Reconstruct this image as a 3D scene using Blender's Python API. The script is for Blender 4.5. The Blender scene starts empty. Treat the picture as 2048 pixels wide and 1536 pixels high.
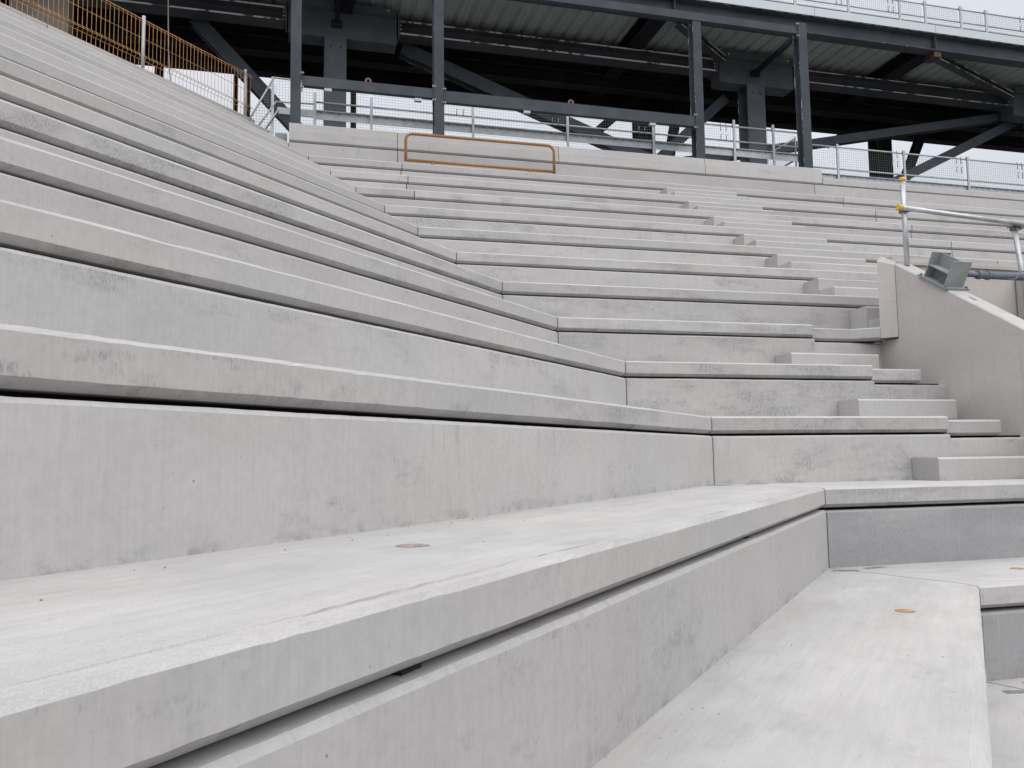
import bpy, bmesh, math, random
from mathutils import Vector, Matrix, noise as mnoise
random.seed(7)
S = bpy.context.scene
COL = S.collection
rad = math.radians

# ------------------------------------------------------------------ layout
ZC = 1.652                                   # lens height above the concrete apron
FA, LA, RA = rad(-34.801), rad(208.847), rad(75.164)
DG = 0.80 / math.cos(rad(22))
P0 = (2.38346, 4.31272, -0.69218 + ZC)
ZR = [0.0, 0.48, 0.9563, 1.4372, 1.9168, 2.3925, 2.8682, 3.3468, 3.8291, 4.3116, 4.7952, 5.2804, 5.768]
TR = [0.0, 1.0146, 2.0252, 3.0241, 4.0164, 5.0058, 5.9949, 6.9855, 7.9794, 8.9801, 9.9856, 10.9931, 12.0]
def tz(n):
    if n < 0: return n * 1.0146, n * 0.48
    if n > 12: return 12 + (n - 12) * 1.005, ZR[12] + (n - 12) * 0.489
    return TR[n], ZR[n]
def P(n):
    t, z = tz(n)
    return Vector((P0[0] + math.sin(FA) * DG * t, P0[1] + math.cos(FA) * DG * t, P0[2] + z))
Rv = Vector((math.sin(RA), math.cos(RA), 0)); Bv = Vector((-Rv.y, Rv.x, 0))
Lv = Vector((math.sin(LA), math.cos(LA), 0)); NLv = Vector((Lv.y, -Lv.x, 0))
FD = Vector((math.sin(FA), math.cos(FA), 0))
KR = FD.dot(Rv) / FD.dot(Bv)
KL = -FD.dot(Lv) / FD.dot(NLv)               # in the left frame x runs towards the fold
ANG_R = math.atan2(Rv.y, Rv.x)
ANG_L = math.atan2(-Lv.y, -Lv.x)
P12 = P(12)
def off(n): return (P(n) - P12).dot(Rv)
def W(u, d, z):                              # facade frame: u along the right bank, d into the stand, z above the lens
    p = P12 + Rv * u + Bv * d
    return Vector((p.x, p.y, z + ZC))

# ------------------------------------------------------------------ objects
def tag(o, label=None, cat=None, group=None, kind=None):
    if label: o['label'] = label
    if cat: o['category'] = cat
    if group: o['group'] = group
    if kind: o['kind'] = kind
    elif label: o['kind'] = 'thing'
    return o
def empty(name, loc, ang, label=None, cat=None, group=None):
    o = bpy.data.objects.new(name, None); COL.objects.link(o)
    o.empty_display_size = 0.2
    o.location = loc; o.rotation_euler = (0, 0, ang)
    return tag(o, label, cat, group)

class MB:
    def __init__(self, org=(0, 0, 0)):
        self.bm = bmesh.new(); self.o = Vector(org)
    def v(self, p): return self.bm.verts.new(Vector(p) - self.o)
    def face(self, vs, mi=0, smooth=False):
        try:
            f = self.bm.faces.new(vs); f.material_index = mi; f.smooth = smooth; return f
        except ValueError: return None
    def hexa(self, pts, mi=0):
        vs = [self.v(p) for p in pts]
        for q in ((3, 2, 1, 0), (4, 5, 6, 7), (0, 1, 5, 4), (1, 2, 6, 5), (2, 3, 7, 6), (3, 0, 4, 7)):
            self.face([vs[i] for i in q], mi)
    def box(self, x0, x1, y0, y1, z0, z1, mi=0):
        self.hexa([(x0, y0, z0), (x1, y0, z0), (x1, y1, z0), (x0, y1, z0),
                   (x0, y0, z1), (x1, y0, z1), (x1, y1, z1), (x0, y1, z1)], mi)
    def frame(self, p, q, up):
        p = Vector(p); q = Vector(q); t = (q - p).normalized(); up = Vector(up)
        if abs(t.dot(up)) > 0.98: up = Vector((0, 1, 0)) if abs(t.y) < 0.9 else Vector((1, 0, 0))
        s = t.cross(up).normalized(); w = s.cross(t).normalized()
        return p, q, t, s, w
    def sweep(self, p, q, prof, up=(0, 0, 1), edge=()):
        p, q, t, s, w = self.frame(p, q, up)
        a = [self.v(p + s * x + w * y) for x, y in prof]; b = [self.v(q + s * x + w * y) for x, y in prof]
        n = len(prof)
        for i in range(n):
            j = (i + 1) % n
            self.face([a[i], a[j], b[j], b[i]], 1 if i in edge else 0)
        self.face(a[::-1]); self.face(b)
    def bar(self, p, q, w, h, up=(0, 0, 1)):
        self.sweep(p, q, [(-w / 2, -h / 2), (w / 2, -h / 2), (w / 2, h / 2), (-w / 2, h / 2)], up)
    def ibeam(self, p, q, dep, wid, tf=0.022, tw=0.014, up=(0, 0, 1)):
        h, b, c = dep / 2, wid / 2, tw / 2
        pr = [(-b, -h), (b, -h), (b, -h + tf), (c, -h + tf), (c, h - tf), (b, h - tf), (b, h), (-b, h),
              (-b, h - tf), (-c, h - tf), (-c, -h + tf), (-b, -h + tf)]
        self.sweep(p, q, pr, up, edge=(1, 5, 7, 11))
    def tube(self, p, q, r, seg=10, caps=True):
        p, q, t, s, w = self.frame(p, q, (0, 0, 1))
        a = []; b = []
        for i in range(seg):
            k = 2 * math.pi * i / seg; d = s * math.cos(k) * r + w * math.sin(k) * r
            a.append(self.v(p + d)); b.append(self.v(q + d))
        for i in range(seg):
            j = (i + 1) % seg
            self.face([a[i], a[j], b[j], b[i]], 0, True)
        if caps: self.face(a[::-1]); self.face(b)
    def path(self, pts, r, seg=8):
        pts = [Vector(p) for p in pts]; rings = []
        for k, p in enumerate(pts):
            t = (pts[min(k + 1, len(pts) - 1)] - pts[max(k - 1, 0)]).normalized()
            up = Vector((0, 1, 0)) if abs(t.y) < 0.9 else Vector((0, 0, 1))
            s = t.cross(up).normalized(); w = s.cross(t)
            rings.append([self.v(p + s * math.cos(2 * math.pi * i / seg) * r + w * math.sin(2 * math.pi * i / seg) * r) for i in range(seg)])
        for A, B in zip(rings, rings[1:]):
            for i in range(seg):
                j = (i + 1) % seg
                self.face([A[i], A[j], B[j], B[i]], 0, True)
        self.face(rings[0][::-1]); self.face(rings[-1])
    def prism(self, poly, y0, y1, mi=0):                # polygon in x,z extruded along y
        a = [self.v((x, y0, z)) for x, z in poly]; b = [self.v((x, y1, z)) for x, z in poly]
        n = len(poly)
        for i in range(n):
            j = (i + 1) % n
            self.face([a[i], a[j], b[j], b[i]], mi)
        self.face(a[::-1], mi); self.face(b, mi)
    def build(self, name, mats, parent=None, props=None, uv=False, uo=0.0, topmat=False):
        bm = self.bm
        bmesh.ops.recalc_face_normals(bm, faces=bm.faces)
        bm.normal_update()
        if topmat:
            for f in bm.faces:
                if f.normal.z > 0.3: f.material_index = 1
        if uv:
            l = bm.loops.layers.uv.new('UVMap')
            for f in bm.faces:
                nz = abs(f.normal.z); nx = abs(f.normal.x)
                for lp in f.loops:
                    c = lp.vert.co
                    if nz > 0.8: lp[l].uv = (c.x + uo, c.y)
                    elif f.normal.z > 0.3: lp[l].uv = (c.x + uo, c.y + c.z)
                    elif nx > 0.8: lp[l].uv = (c.y + uo, c.z)
                    else: lp[l].uv = (c.x + uo, c.z)
        me = bpy.data.meshes.new(name); bm.to_mesh(me); bm.free()
        for m in (mats if isinstance(mats, (list, tuple)) else [mats]): me.materials.append(m)
        o = bpy.data.objects.new(name, me); COL.objects.link(o)
        if parent: o.parent = parent
        for k, val in (props or {}).items(): o[k] = val
        return o

# ------------------------------------------------------------------ materials
class NT:
    def __init__(self, name):
        m = bpy.data.materials.new(name); m.use_nodes = True; self.m = m
        self.t = m.node_tree; self.b = self.t.nodes['Principled BSDF']
    def n(self, typ, **kw):
        x = self.t.nodes.new(typ)
        for k, v in kw.items(): setattr(x, k, v)
        return x
    def link(self, a, b): self.t.links.new(a, b)
    def put(self, sock, v):
        if isinstance(v, bpy.types.NodeSocket): self.link(v, sock)
        else: sock.default_value = v
    def vscale(self, vec, s):
        x = self.n('ShaderNodeVectorMath', operation='MULTIPLY'); self.put(x.inputs[0], vec); x.inputs[1].default_value = s
        return x.outputs[0]
    def noise(self, vec, w=0.0, scale=1.0, detail=3.0, rough=0.55):
        x = self.n('ShaderNodeTexNoise', noise_dimensions='4D'); self.put(x.inputs['Vector'], vec)
        self.put(x.inputs['W'], w); x.inputs['Scale'].default_value = scale
        x.inputs['Detail'].default_value = detail; x.inputs['Roughness'].default_value = rough
        return x.outputs[0]
    def ramp(self, v, a, b, lo=0.0, hi=1.0):
        x = self.n('ShaderNodeMapRange'); x.interpolation_type = 'SMOOTHSTEP'
        self.put(x.inputs[0], v); x.inputs[1].default_value = a; x.inputs[2].default_value = b
        x.inputs[3].default_value = lo; x.inputs[4].default_value = hi
        return x.outputs[0]
    def math(self, op, a, b=0.0, c=0.0):
        x = self.n('ShaderNodeMath', operation=op); self.put(x.inputs[0], a); self.put(x.inputs[1], b); self.put(x.inputs[2], c)
        return x.outputs[0]
    def mix(self, f, a, b, blend='MIX'):
        x = self.n('ShaderNodeMix', data_type='RGBA', blend_type=blend)
        self.put(x.inputs[0], f)
        for s, v in ((x.inputs[6], a), (x.inputs[7], b)):
            if isinstance(v, tuple): v = v + (1.0,) if len(v) == 3 else v
            self.put(s, v)
        return x.outputs[2]
    def grey(self, v):
        x = self.n('ShaderNodeCombineColor')
        for i in range(3): self.put(x.inputs[i], v)
        return x.outputs[0]
    def bump(self, h, strength=0.2, dist=0.002):
        x = self.n('ShaderNodeBump'); x.inputs['Strength'].default_value = strength; x.inputs['Distance'].default_value = dist
        self.put(x.inputs['Height'], h); self.link(x.outputs[0], self.b.inputs['Normal'])
    def done(self, col, rough=0.8, metal=0.0, spec=None):
        self.put(self.b.inputs['Base Color'], col if not isinstance(col, tuple) else col + (1.0,))
        self.put(self.b.inputs['Roughness'], rough); self.put(self.b.inputs['Metallic'], metal)
        if spec is not None: self.b.inputs['Specular IOR Level'].default_value = spec
        return self.m

def concrete_face(name, base, warm, cool, streak=0.055):
    k = NT(name)
    uv = k.n('ShaderNodeUVMap').outputs[0]
    oi = k.n('ShaderNodeObjectInfo').outputs['Random']
    w = k.math('MULTIPLY', oi, 53.0)
    at = k.n('ShaderNodeAttribute', attribute_type='OBJECT', attribute_name='grime').outputs['Fac']
    blotch = k.noise(k.vscale(uv, (1.1, 2.2, 1)), w, 1.0, 5, 0.6)
    st = k.noise(k.vscale(uv, (110, 4.0, 1)), w, 1.0, 4, 0.7)
    st2 = k.noise(k.vscale(uv, (14, 0.9, 1)), w, 1.0, 3, 0.6)
    tint = k.noise(k.vscale(uv, (0.8, 1.3, 1)), k.math('ADD', w, 9.0), 1.0, 2, 0.5)
    mott = k.noise(uv, w, 38.0, 4, 0.7)
    c = k.mix(k.ramp(tint, 0.38, 0.62), warm, cool)
    c = k.mix(0.55, c, base)
    hue = k.math('FRACT', k.math('MULTIPLY', oi, 7.13))
    c = k.mix(k.ramp(hue, 0.0, 1.0, 0.0, 0.30), c, (0.400, 0.394, 0.400))
    lum = k.math('MULTIPLY', k.ramp(blotch, 0.25, 0.75, 0.915, 1.055), k.ramp(st, 0.25, 0.75, 1 - streak, 1 + streak * 0.7))
    lum = k.math('MULTIPLY', lum, k.ramp(st2, 0.25, 0.75, 0.982, 1.015))
    lum = k.math('MULTIPLY', lum, k.ramp(mott, 0.3, 0.7, 0.95, 1.04))
    lum = k.math('MULTIPLY', lum, k.ramp(oi, 0.0, 1.0, 0.90, 1.06))
    c = k.mix(1.0, c, k.grey(lum), 'MULTIPLY')
    # dark pitting that gathers in clusters, as in the cast faces
    cl = k.noise(k.vscale(uv, (1.7, 4.2, 1)), k.math('ADD', w, 21.0), 1.0, 7, 0.72)
    thr = k.math('MULTIPLY_ADD', k.math('MINIMUM', at, 0.66), -0.27, 0.605)
    cm = k.math('MULTIPLY', k.math('MAXIMUM', k.math('SUBTRACT', cl, thr), 0.0), 9.0)
    cm = k.math('MINIMUM', cm, 1.0)
    sp = k.noise(k.vscale(uv, (190, 48, 1)), w, 1.0, 3, 0.65)
    spm = k.math('MULTIPLY', k.ramp(sp, 0.47, 0.62), cm)
    c = k.mix(k.math('MULTIPLY', spm, 0.70), c, (0.15, 0.152, 0.158))
    c = k.mix(k.math('MULTIPLY', cm, 0.15), c, (0.20, 0.20, 0.207))
    sme = k.noise(k.vscale(uv, (34, 8, 1)), k.math('ADD', w, 61.0), 1.0, 4, 0.65)
    smm = k.math('MULTIPLY', k.ramp(sme, 0.60, 0.72), k.ramp(cl, 0.44, 0.60))
    c = k.mix(k.math('MULTIPLY', smm, 0.22), c, (0.20, 0.20, 0.207))
    fl = k.noise(k.vscale(uv, (85, 42, 1)), k.math('ADD', w, 71.0), 1.0, 3, 0.6)
    flm = k.math('MULTIPLY', k.ramp(fl, 0.655, 0.72), k.ramp(blotch, 0.56, 0.42))
    c = k.mix(k.math('MULTIPLY', flm, 0.5), c, (0.17, 0.17, 0.18))
    # rain and release-agent runs
    run = k.noise(k.vscale(uv, (9, 0.55, 1)), k.math('ADD', w, 40.0), 1.0, 4, 0.6)
    runm = k.math('MULTIPLY', k.ramp(run, 0.60, 0.74), k.ramp(cl, 0.42, 0.62))
    c = k.mix(k.math('MULTIPLY', runm, 0.32), c, (0.26, 0.265, 0.275))
    sy = k.n('ShaderNodeSeparateXYZ'); k.put(sy.inputs[0], uv)
    dr = k.noise(k.vscale(uv, (26, 1.1, 1)), k.math('ADD', w, 91.0), 1.0, 4, 0.62)
    drm = k.math('MULTIPLY', k.ramp(sy.outputs[1], 0.10, 0.33), k.math('MULTIPLY', k.ramp(dr, 0.55, 0.70), k.ramp(blotch, 0.42, 0.60)))
    c = k.mix(k.math('MULTIPLY', drm, 0.34), c, (0.22, 0.218, 0.21))
    tone = k.math('MULTIPLY', k.ramp(at, 0.72, 1.0), k.ramp(blotch, 0.30, 0.60, 0.45, 1.0))
    pale = k.ramp(k.noise(k.vscale(uv, (120, 2.0, 1)), w, 1.0, 2, 0.5), 0.62, 0.70, 1.0, 0.35)
    c = k.mix(k.math('MULTIPLY', k.math('MULTIPLY', tone, pale), 0.72), c, (0.215, 0.217, 0.225))
    # small blow holes
    vo = k.n('ShaderNodeTexVoronoi', voronoi_dimensions='3D'); k.put(vo.inputs['Vector'], uv); vo.inputs['Scale'].default_value = 17.0
    hole = k.math('MULTIPLY', k.ramp(vo.outputs['Distance'], 0.035, 0.075, 1.0, 0.0), k.ramp(mott, 0.52, 0.56))
    c = k.mix(k.math('MULTIPLY', hole, 0.6), c, (0.12, 0.12, 0.12))
    # faint rust runs
    ru = k.noise(k.vscale(uv, (1.6, 2.6, 1)), k.math('ADD', w, 77.0), 1.0, 3, 0.5)
    c = k.mix(k.ramp(ru, 0.68, 0.80, 0.0, 0.30), c, (0.48, 0.34, 0.20))
    # grime at the foot of the face
    sx = k.n('ShaderNodeSeparateXYZ'); k.put(sx.inputs[0], uv)
    ft = k.noise(k.vscale(uv, (9, 14, 1)), w, 1.0, 5, 0.7)
    fm = k.math('MULTIPLY', k.ramp(sx.outputs[1], 0.0, 0.05, 1.0, 0.0), k.ramp(ft, 0.48, 0.62))
    fm = k.math('MULTIPLY', fm, k.ramp(sx.outputs[1], -0.001, 0.0, 0.0, 1.0))
    c = k.mix(k.math('MULTIPLY', fm, 0.5), c, (0.2, 0.198, 0.19))
    h = k.math('ADD', k.math('MULTIPLY', st, 0.5), k.math('SUBTRACT', k.math('MULTIPLY', sp, 0.35), k.math('MULTIPLY', hole, 1.5)))
    k.bump(h, 0.28, 0.003)
    return k.done(c, 0.88, 0.0, 0.25)

def concrete_top(name, base, warm, cool):
    k = NT(name)
    uv = k.n('ShaderNodeUVMap').outputs[0]
    oi = k.n('ShaderNodeObjectInfo').outputs['Random']; w = k.math('MULTIPLY', oi, 31.0)
    tint = k.noise(k.vscale(uv, (0.9, 2.2, 1)), w, 1.0, 3, 0.5)
    c = k.mix(0.5, k.mix(k.ramp(tint, 0.36, 0.64), warm, cool), base)
    bl = k.noise(k.vscale(uv, (1.5, 3.4, 1)), k.math('ADD', w, 3.0), 1.0, 6, 0.62)
    tr = k.noise(k.vscale(uv, (2.5, 40, 1)), w, 1.0, 5, 0.7)
    gr = k.noise(uv, w, 330.0, 3, 0.75)
    lum = k.math('MULTIPLY', k.ramp(bl, 0.28, 0.72, 0.87, 1.06), k.ramp(tr, 0.25, 0.75, 0.93, 1.05))
    lum = k.math('MULTIPLY', lum, k.ramp(gr, 0.3, 0.7, 0.87, 1.09))
    c = k.mix(1.0, c, k.grey(lum), 'MULTIPLY')
    sm = k.noise(k.vscale(uv, (2.4, 5.0, 1)), k.math('ADD', w, 13.0), 1.0, 6, 0.7)
    smm = k.math('MULTIPLY', k.ramp(sm, 0.53, 0.70), k.ramp(gr, 0.35, 0.6))
    c = k.mix(k.math('MULTIPLY', smm, 0.55), c, (0.26, 0.262, 0.272))
    # scratches and crumbs
    sc = k.noise(k.vscale(uv, (22, 150, 1)), w, 1.0, 2, 0.5)
    c = k.mix(k.math('MULTIPLY', k.ramp(sc, 0.685, 0.72), 0.55), c, (0.25, 0.25, 0.25))
    vo = k.n('ShaderNodeTexVoronoi'); k.put(vo.inputs['Vector'], uv); vo.inputs['Scale'].default_value = 9.0
    cr = k.math('MULTIPLY', k.ramp(vo.outputs['Distance'], 0.02, 0.045, 1.0, 0.0), k.ramp(bl, 0.44, 0.52))
    c = k.mix(k.math('MULTIPLY', cr, 0.8), c, (0.10, 0.09, 0.085))
    k.bump(k.math('ADD', k.math('MULTIPLY', gr, 0.22), k.math('MULTIPLY', tr, 0.45)), 0.2, 0.002)
    return k.done(c, 0.9, 0.0, 0.2)

def painted_steel(name, base, chips=0.70, chipcol=(0.55, 0.55, 0.54), rough=0.5, scale=5.0, amt=0.85, spec=0.12):
    k = NT(name)
    oc = k.n('ShaderNodeTexCoord').outputs['Object']; oi = k.n('ShaderNodeObjectInfo').outputs['Random']
    w = k.math('MULTIPLY', oi, 17.0)
    a = k.noise(oc, w, 2.3, 4, 0.6); f = k.noise(oc, w, scale, 6, 0.72)
    dust = k.noise(oc, k.math('ADD', w, 5.0), 0.9, 4, 0.65)
    c = k.mix(1.0, base, k.grey(k.ramp(a, 0.25, 0.75, 0.82, 1.2)), 'MULTIPLY')
    c = k.mix(k.ramp(dust, 0.5, 0.75, 0.0, 0.22), c, (0.16, 0.15, 0.14))
    c = k.mix(k.ramp(f, chips, chips + 0.03, 0.0, amt), c, chipcol)
    k.bump(f, 0.05, 0.002)
    return k.done(c, rough, 0.0, spec)

def metal(name, base, met=0.7, rough=0.42, var=0.15, scale=9.0):
    k = NT(name)
    oc = k.n('ShaderNodeTexCoord').outputs['Object']; oi = k.n('ShaderNodeObjectInfo').outputs['Random']
    w = k.math('MULTIPLY', oi, 17.0)
    a = k.noise(oc, w, scale, 4, 0.6)
    c = k.mix(1.0, base, k.grey(k.ramp(a, 0.3, 0.7, 1 - var, 1 + var)), 'MULTIPLY')
    return k.done(c, k.ramp(a, 0.3, 0.7, rough - 0.07, rough + 0.1), met)

def plain(name, base, rough=0.7, var=0.12, scale=12.0):
    return metal(name, base, 0.0, rough, var, scale)

FACE = concrete_face('cast_concrete', (0.410, 0.397, 0.390), (0.422, 0.395, 0.379), (0.402, 0.399, 0.404))
FACE2 = concrete_face('cast_concrete_wall', (0.440, 0.412, 0.390), (0.452, 0.415, 0.386), (0.430, 0.412, 0.398), 0.02)
TOP = concrete_top('trowelled_concrete', (0.440, 0.431, 0.424), (0.450, 0.431, 0.412), (0.432, 0.430, 0.431))
RUB = plain('black_rubber', (0.010, 0.010, 0.010), 0.9)
STEEL = painted_steel('slate_paint', (0.051, 0.060, 0.071), 0.725, rough=0.6)
SCUFF = painted_steel('scuffed_flange_edge', (0.075, 0.08, 0.088), 0.54, (0.62, 0.61, 0.58), 0.6, 3.2)
SCUFFB = painted_steel('rubbed_flange_edge', (0.085, 0.088, 0.092), 0.455, (0.64, 0.63, 0.60), 0.65, 2.6)
STEELH = painted_steel('slate_paint_scratched', (0.078, 0.090, 0.105), 0.69, (0.60, 0.60, 0.58), 0.6, 6.5, 0.8, 0.12)
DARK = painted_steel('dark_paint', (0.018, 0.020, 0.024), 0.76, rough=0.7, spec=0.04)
DARKE = painted_steel('dark_flange_edge', (0.045, 0.05, 0.056), 0.63, (0.42, 0.41, 0.39), 0.6, 4.0)
DECK = metal('galvanised_deck', (0.36, 0.405, 0.395), 0.0, 0.6, 0.10, 0.7)
DECK.node_tree.nodes['Principled BSDF'].inputs['Specular IOR Level'].default_value = 0.15
GALV = metal('galvanised_steel', (0.35, 0.368, 0.385), 0.35, 0.5)
GALVB = metal('bright_galvanised', (0.40, 0.435, 0.465), 0.3, 0.45, 0.06, 2.0)
TUBE = metal('scaffold_tube', (0.48, 0.50, 0.52), 0.6, 0.4)
MESHM = metal('mesh_wire', (0.13, 0.14, 0.15), 0.3, 0.5)
COUP = metal('coupler_steel', (0.22, 0.21, 0.17), 0.6, 0.55, 0.4, 60)
ORANGE = plain('orange_mesh_paint', (0.42, 0.215, 0.07), 0.5, 0.35, 7.0)
OCHRE = painted_steel('ochre_rail_paint', (0.27, 0.138, 0.055), 0.70, (0.22, 0.11, 0.05), 0.45, 9.0, 0.7)
YELLOW = plain('yellow_plastic', (0.56, 0.37, 0.04), 0.6)
GREYG = painted_steel('grey_primer', (0.235, 0.252, 0.252), 0.74, (0.42, 0.42, 0.40), 0.5, 8.0, 0.6)
PROP = painted_steel('prop_paint', (0.13, 0.15, 0.175), 0.72, (0.30, 0.25, 0.2), 0.45, 12.0, 0.6)
PLUGO = plain('orange_plug', (0.33, 0.20, 0.10), 0.8, 0.3, 40)
PLUGR = plain('reddish_plug', (0.27, 0.215, 0.20), 0.8, 0.3, 40)
POCK = plain('grout_pocket', (0.17, 0.18, 0.165), 0.9, 0.35, 30)
RED = plain('faded_red', (0.20, 0.075, 0.07), 0.6)
ROPE = plain('rope', (0.22, 0.22, 0.21), 0.8)
APRON = concrete_top('apron_concrete', (0.18, 0.172, 0.16), (0.19, 0.172, 0.155), (0.175, 0.172, 0.165))
LIME = plain('lime_tag', (0.55, 0.62, 0.12), 0.6)
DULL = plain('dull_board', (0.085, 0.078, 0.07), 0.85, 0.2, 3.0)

# ------------------------------------------------------------------ terrace units
NOSE, CH, CHY = 0.122, 0.022, 0.029
ORD = ['lowest', 'second', 'third', 'fourth', 'fifth', 'sixth', 'seventh', 'eighth', 'ninth', 'tenth', 'eleventh', 'twelfth', 'thirteenth', 'fourteenth', 'fifteenth', 'sixteenth']
def lin(a, b): return lambda y: a + b * y
def strip(prof, x0, x1, step, jit=0.0, seed=0.0, skip=()):
    """closed profile (y,z) swept along x between two end lines; edges waver a little like cast arrises"""
    m = MB()
    L = abs(x1(0) - x0(0)); n = max(1, int(L / step)); rows = []
    for i in range(n + 1):
        t = i / n; r = []
        for k, (y, z) in enumerate(prof):
            a, b = x0(y), x1(y); x = a + (b - a) * t; dy = dz = 0.0
            if jit and 0 < i < n and k not in skip:
                q = Vector((x * 3.1 + seed, k * 5.3, seed)); q2 = Vector((x * 23.0 + seed, k * 2.7, 4.0))
                dz = jit * (mnoise.noise(q) + 0.8 * mnoise.noise(q2)); dy = jit * (mnoise.noise(q + Vector((0, 9, 0))) + 0.8 * mnoise.noise(q2 + Vector((0, 9, 0))))
                c = mnoise.noise(Vector((x * 41.0 + seed * 3, k * 7.7, 1.0)))
                if c > 0.48 and k in (0, 1): dz -= jit * 6 * (c - 0.45); dy += jit * 6 * (c - 0.45)
            r.append(m.v((x, y + dy, z + dz)))
        rows.append(r)
    N = len(prof)
    for A, B in zip(rows, rows[1:]):
        for k in range(N):
            j = (k + 1) % N
            m.face([A[k], A[j], B[j], B[k]])
    m.face(rows[0][::-1]); m.face(rows[-1])
    return m
def tread_prof(T, nose=NOSE, rise=0.0):
    return [(0, rise - 0.0145), (0.011, rise - 0.0035), (0.040, rise - 0.0025), (0.042, rise), (T + 0.15, rise), (T + 0.15, -nose), (CHY, -nose), (0, -nose + CH)]
def riser_prof(T, H, gap, c=0.014):
    f = T - 0.004; t = H - NOSE - gap
    return [(f, -0.003), (f, t - c), (f + c, t), (T + 0.15, t), (T + 0.15, -0.003)]
def cyl(m, x, y, z, r, h, seg=24):
    a = [m.v((x + r * math.cos(2 * math.pi * i / seg), y + r * math.sin(2 * math.pi * i / seg), z)) for i in range(seg)]
    b = [m.v((x + r * math.cos(2 * math.pi * i / seg), y + r * math.sin(2 * math.pi * i / seg), z + h)) for i in range(seg)]
    for i in range(seg): m.face([a[i], a[(i + 1) % seg], b[(i + 1) % seg], b[i]])
    m.face(b)
def unit(label, n, ang, T, tr, ri=None, H=0.0, gap=0.018, step=0.3, jit=0.0, grime=0.0, drop=0.0, back=0.0, group=None, nose=NOSE, rise=0.0, h_only=None):
    """tr / ri: (x0 line, x1 line) of tread and riser in the row's frame"""
    p = P(n)
    if ang == ANG_R: p = p + Bv * back
    e = empty('terrace_step', (p.x, p.y, p.z - drop), ang, label, 'terrace step', group)
    sd = n * 7.3 + len(label) * 1.7
    if tr:
        strip(tread_prof(T, nose, rise), tr[0], tr[1], step, jit, sd, (4, 5, 6)).build('tread', [FACE, TOP], e, {'grime': min(grime, .6)}, True, sd * 3.7, True)
    for r in ([] if not ri else (ri if isinstance(ri, list) else [ri])):
        rd = r[2] if len(r) > 2 else 0.0
        pr = [(y + (0.02 if rd else 0), z) for y, z in riser_prof(T, H - rd, gap, 0.012)]
        strip(pr, r[0], r[1], step, jit * 0.7, sd + 3, (0, 3, 4)).build('riser', [FACE, TOP], e, {'grime': grime if grime > .9 else grime * 0.8 + random.uniform(-.1, .1)}, True, sd * 2.1 + 5 + rd * 90, False)
        bt = MB(); y0, y1 = T + 0.10, T + 0.14
        xa, xb = r[0](y0) + 0.01, r[1](y0) - 0.01
        bt.box(xa, xb, y0, y1, H - rd - NOSE - gap - 0.001, H - rd - NOSE + 0.001)
        bt.build('bearing_strip', RUB, e)
    return e
GL, GR = 'stepped concrete rows of the left bank', 'stepped concrete rows of the right bank'
def TLn(n): return (tz(n + 1)[0] - tz(n)[0]) * DG * FD.dot(NLv)
def TRn(n): return (tz(n + 1)[0] - tz(n)[0]) * DG * FD.dot(Bv)
def Hn(n): return tz(n + 1)[1] - tz(n)[1]
E_ = 0.007
left_units = {}
random.seed(3)
for n in range(-1, 15):
    lab = '%s concrete terrace step of the long left bank' % ORD[n + 1]
    if n == -1: lab = 'lowest concrete terrace step of the left bank, at the bottom right edge'
    st = 0.04 if n <= 2 else (0.10 if n <= 5 else 0.4); jt = 0.0021 if n <= 5 else 0.0
    gp = 0.017 if n == 1 else (0.013 if n < 1 else 0.019)
    if n < 14:
        left_units[n] = unit(lab, n, ANG_L, TLn(n), (lin(-9.5, 0), lin(-E_, KL)), (lin(-9.5, 0), lin(-E_, KL)), Hn(n), gp, st, jt,
                             {2: .34, 3: .12, 5: .62, 6: .25, 4: .15, 1: .20, 0: .22}.get(n, 0.05), group=GL)
    else:
        unit('top concrete step of the left bank, short piece nearest the corner stair', n, ANG_L, 0.78, (lin(-3.80, 0), lin(-E_, KL)), None, 0, step=1, group=GL)
        unit('top concrete step of the left bank, piece at the upper left edge', n, ANG_L, 0.78, (lin(-9.5, 0), lin(-3.815, 0)), None, 0, step=1, group=GL)
# right bank
right_units = {}
def mainR(n, a, b, lab, ri='same', grime=0.1, fold=True, **kw):
    o = off(n)
    x0 = lin(E_, KR) if fold else lin(a - o, 0)
    tr = (x0, lin(b - o, 0))
    if ri == 'same': ri = (x0, lin(b - o, 0))
    st = 0.05 if n <= 2 else (0.12 if n <= 5 else 0.4); jt = 0.0019 if n <= 5 else 0.0
    return unit(lab, n, ANG_R, TRn(n) if n < 12 else 0.8, tr, ri, Hn(n) if n < 12 else 0, step=st, jit=jt, grime=grime, group=GR, **kw)
for n in (-1, 0, 1):
    o = off(n)
    kw = dict(gap=0.018) if n == 0 else {}
    ri = 'same'
    if n == 1: ri = [(lin(E_, KR), lin(4.93 - o, 0)), (lin(4.936 - o, 0), lin(6.6 - o, 0), 0.028)]
    right_units[n] = mainR(n, 0, 6.6, {-1: 'lowest concrete terrace step of the right bank, only its corner showing', 0: 'second lowest concrete terrace step of the right bank, dark stained riser above its tread',
                    1: 'third lowest concrete terrace step of the right bank with a wide tread'}[n], ri, {-1: .95, 0: 1.0, 1: .45}[n], **kw)
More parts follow.
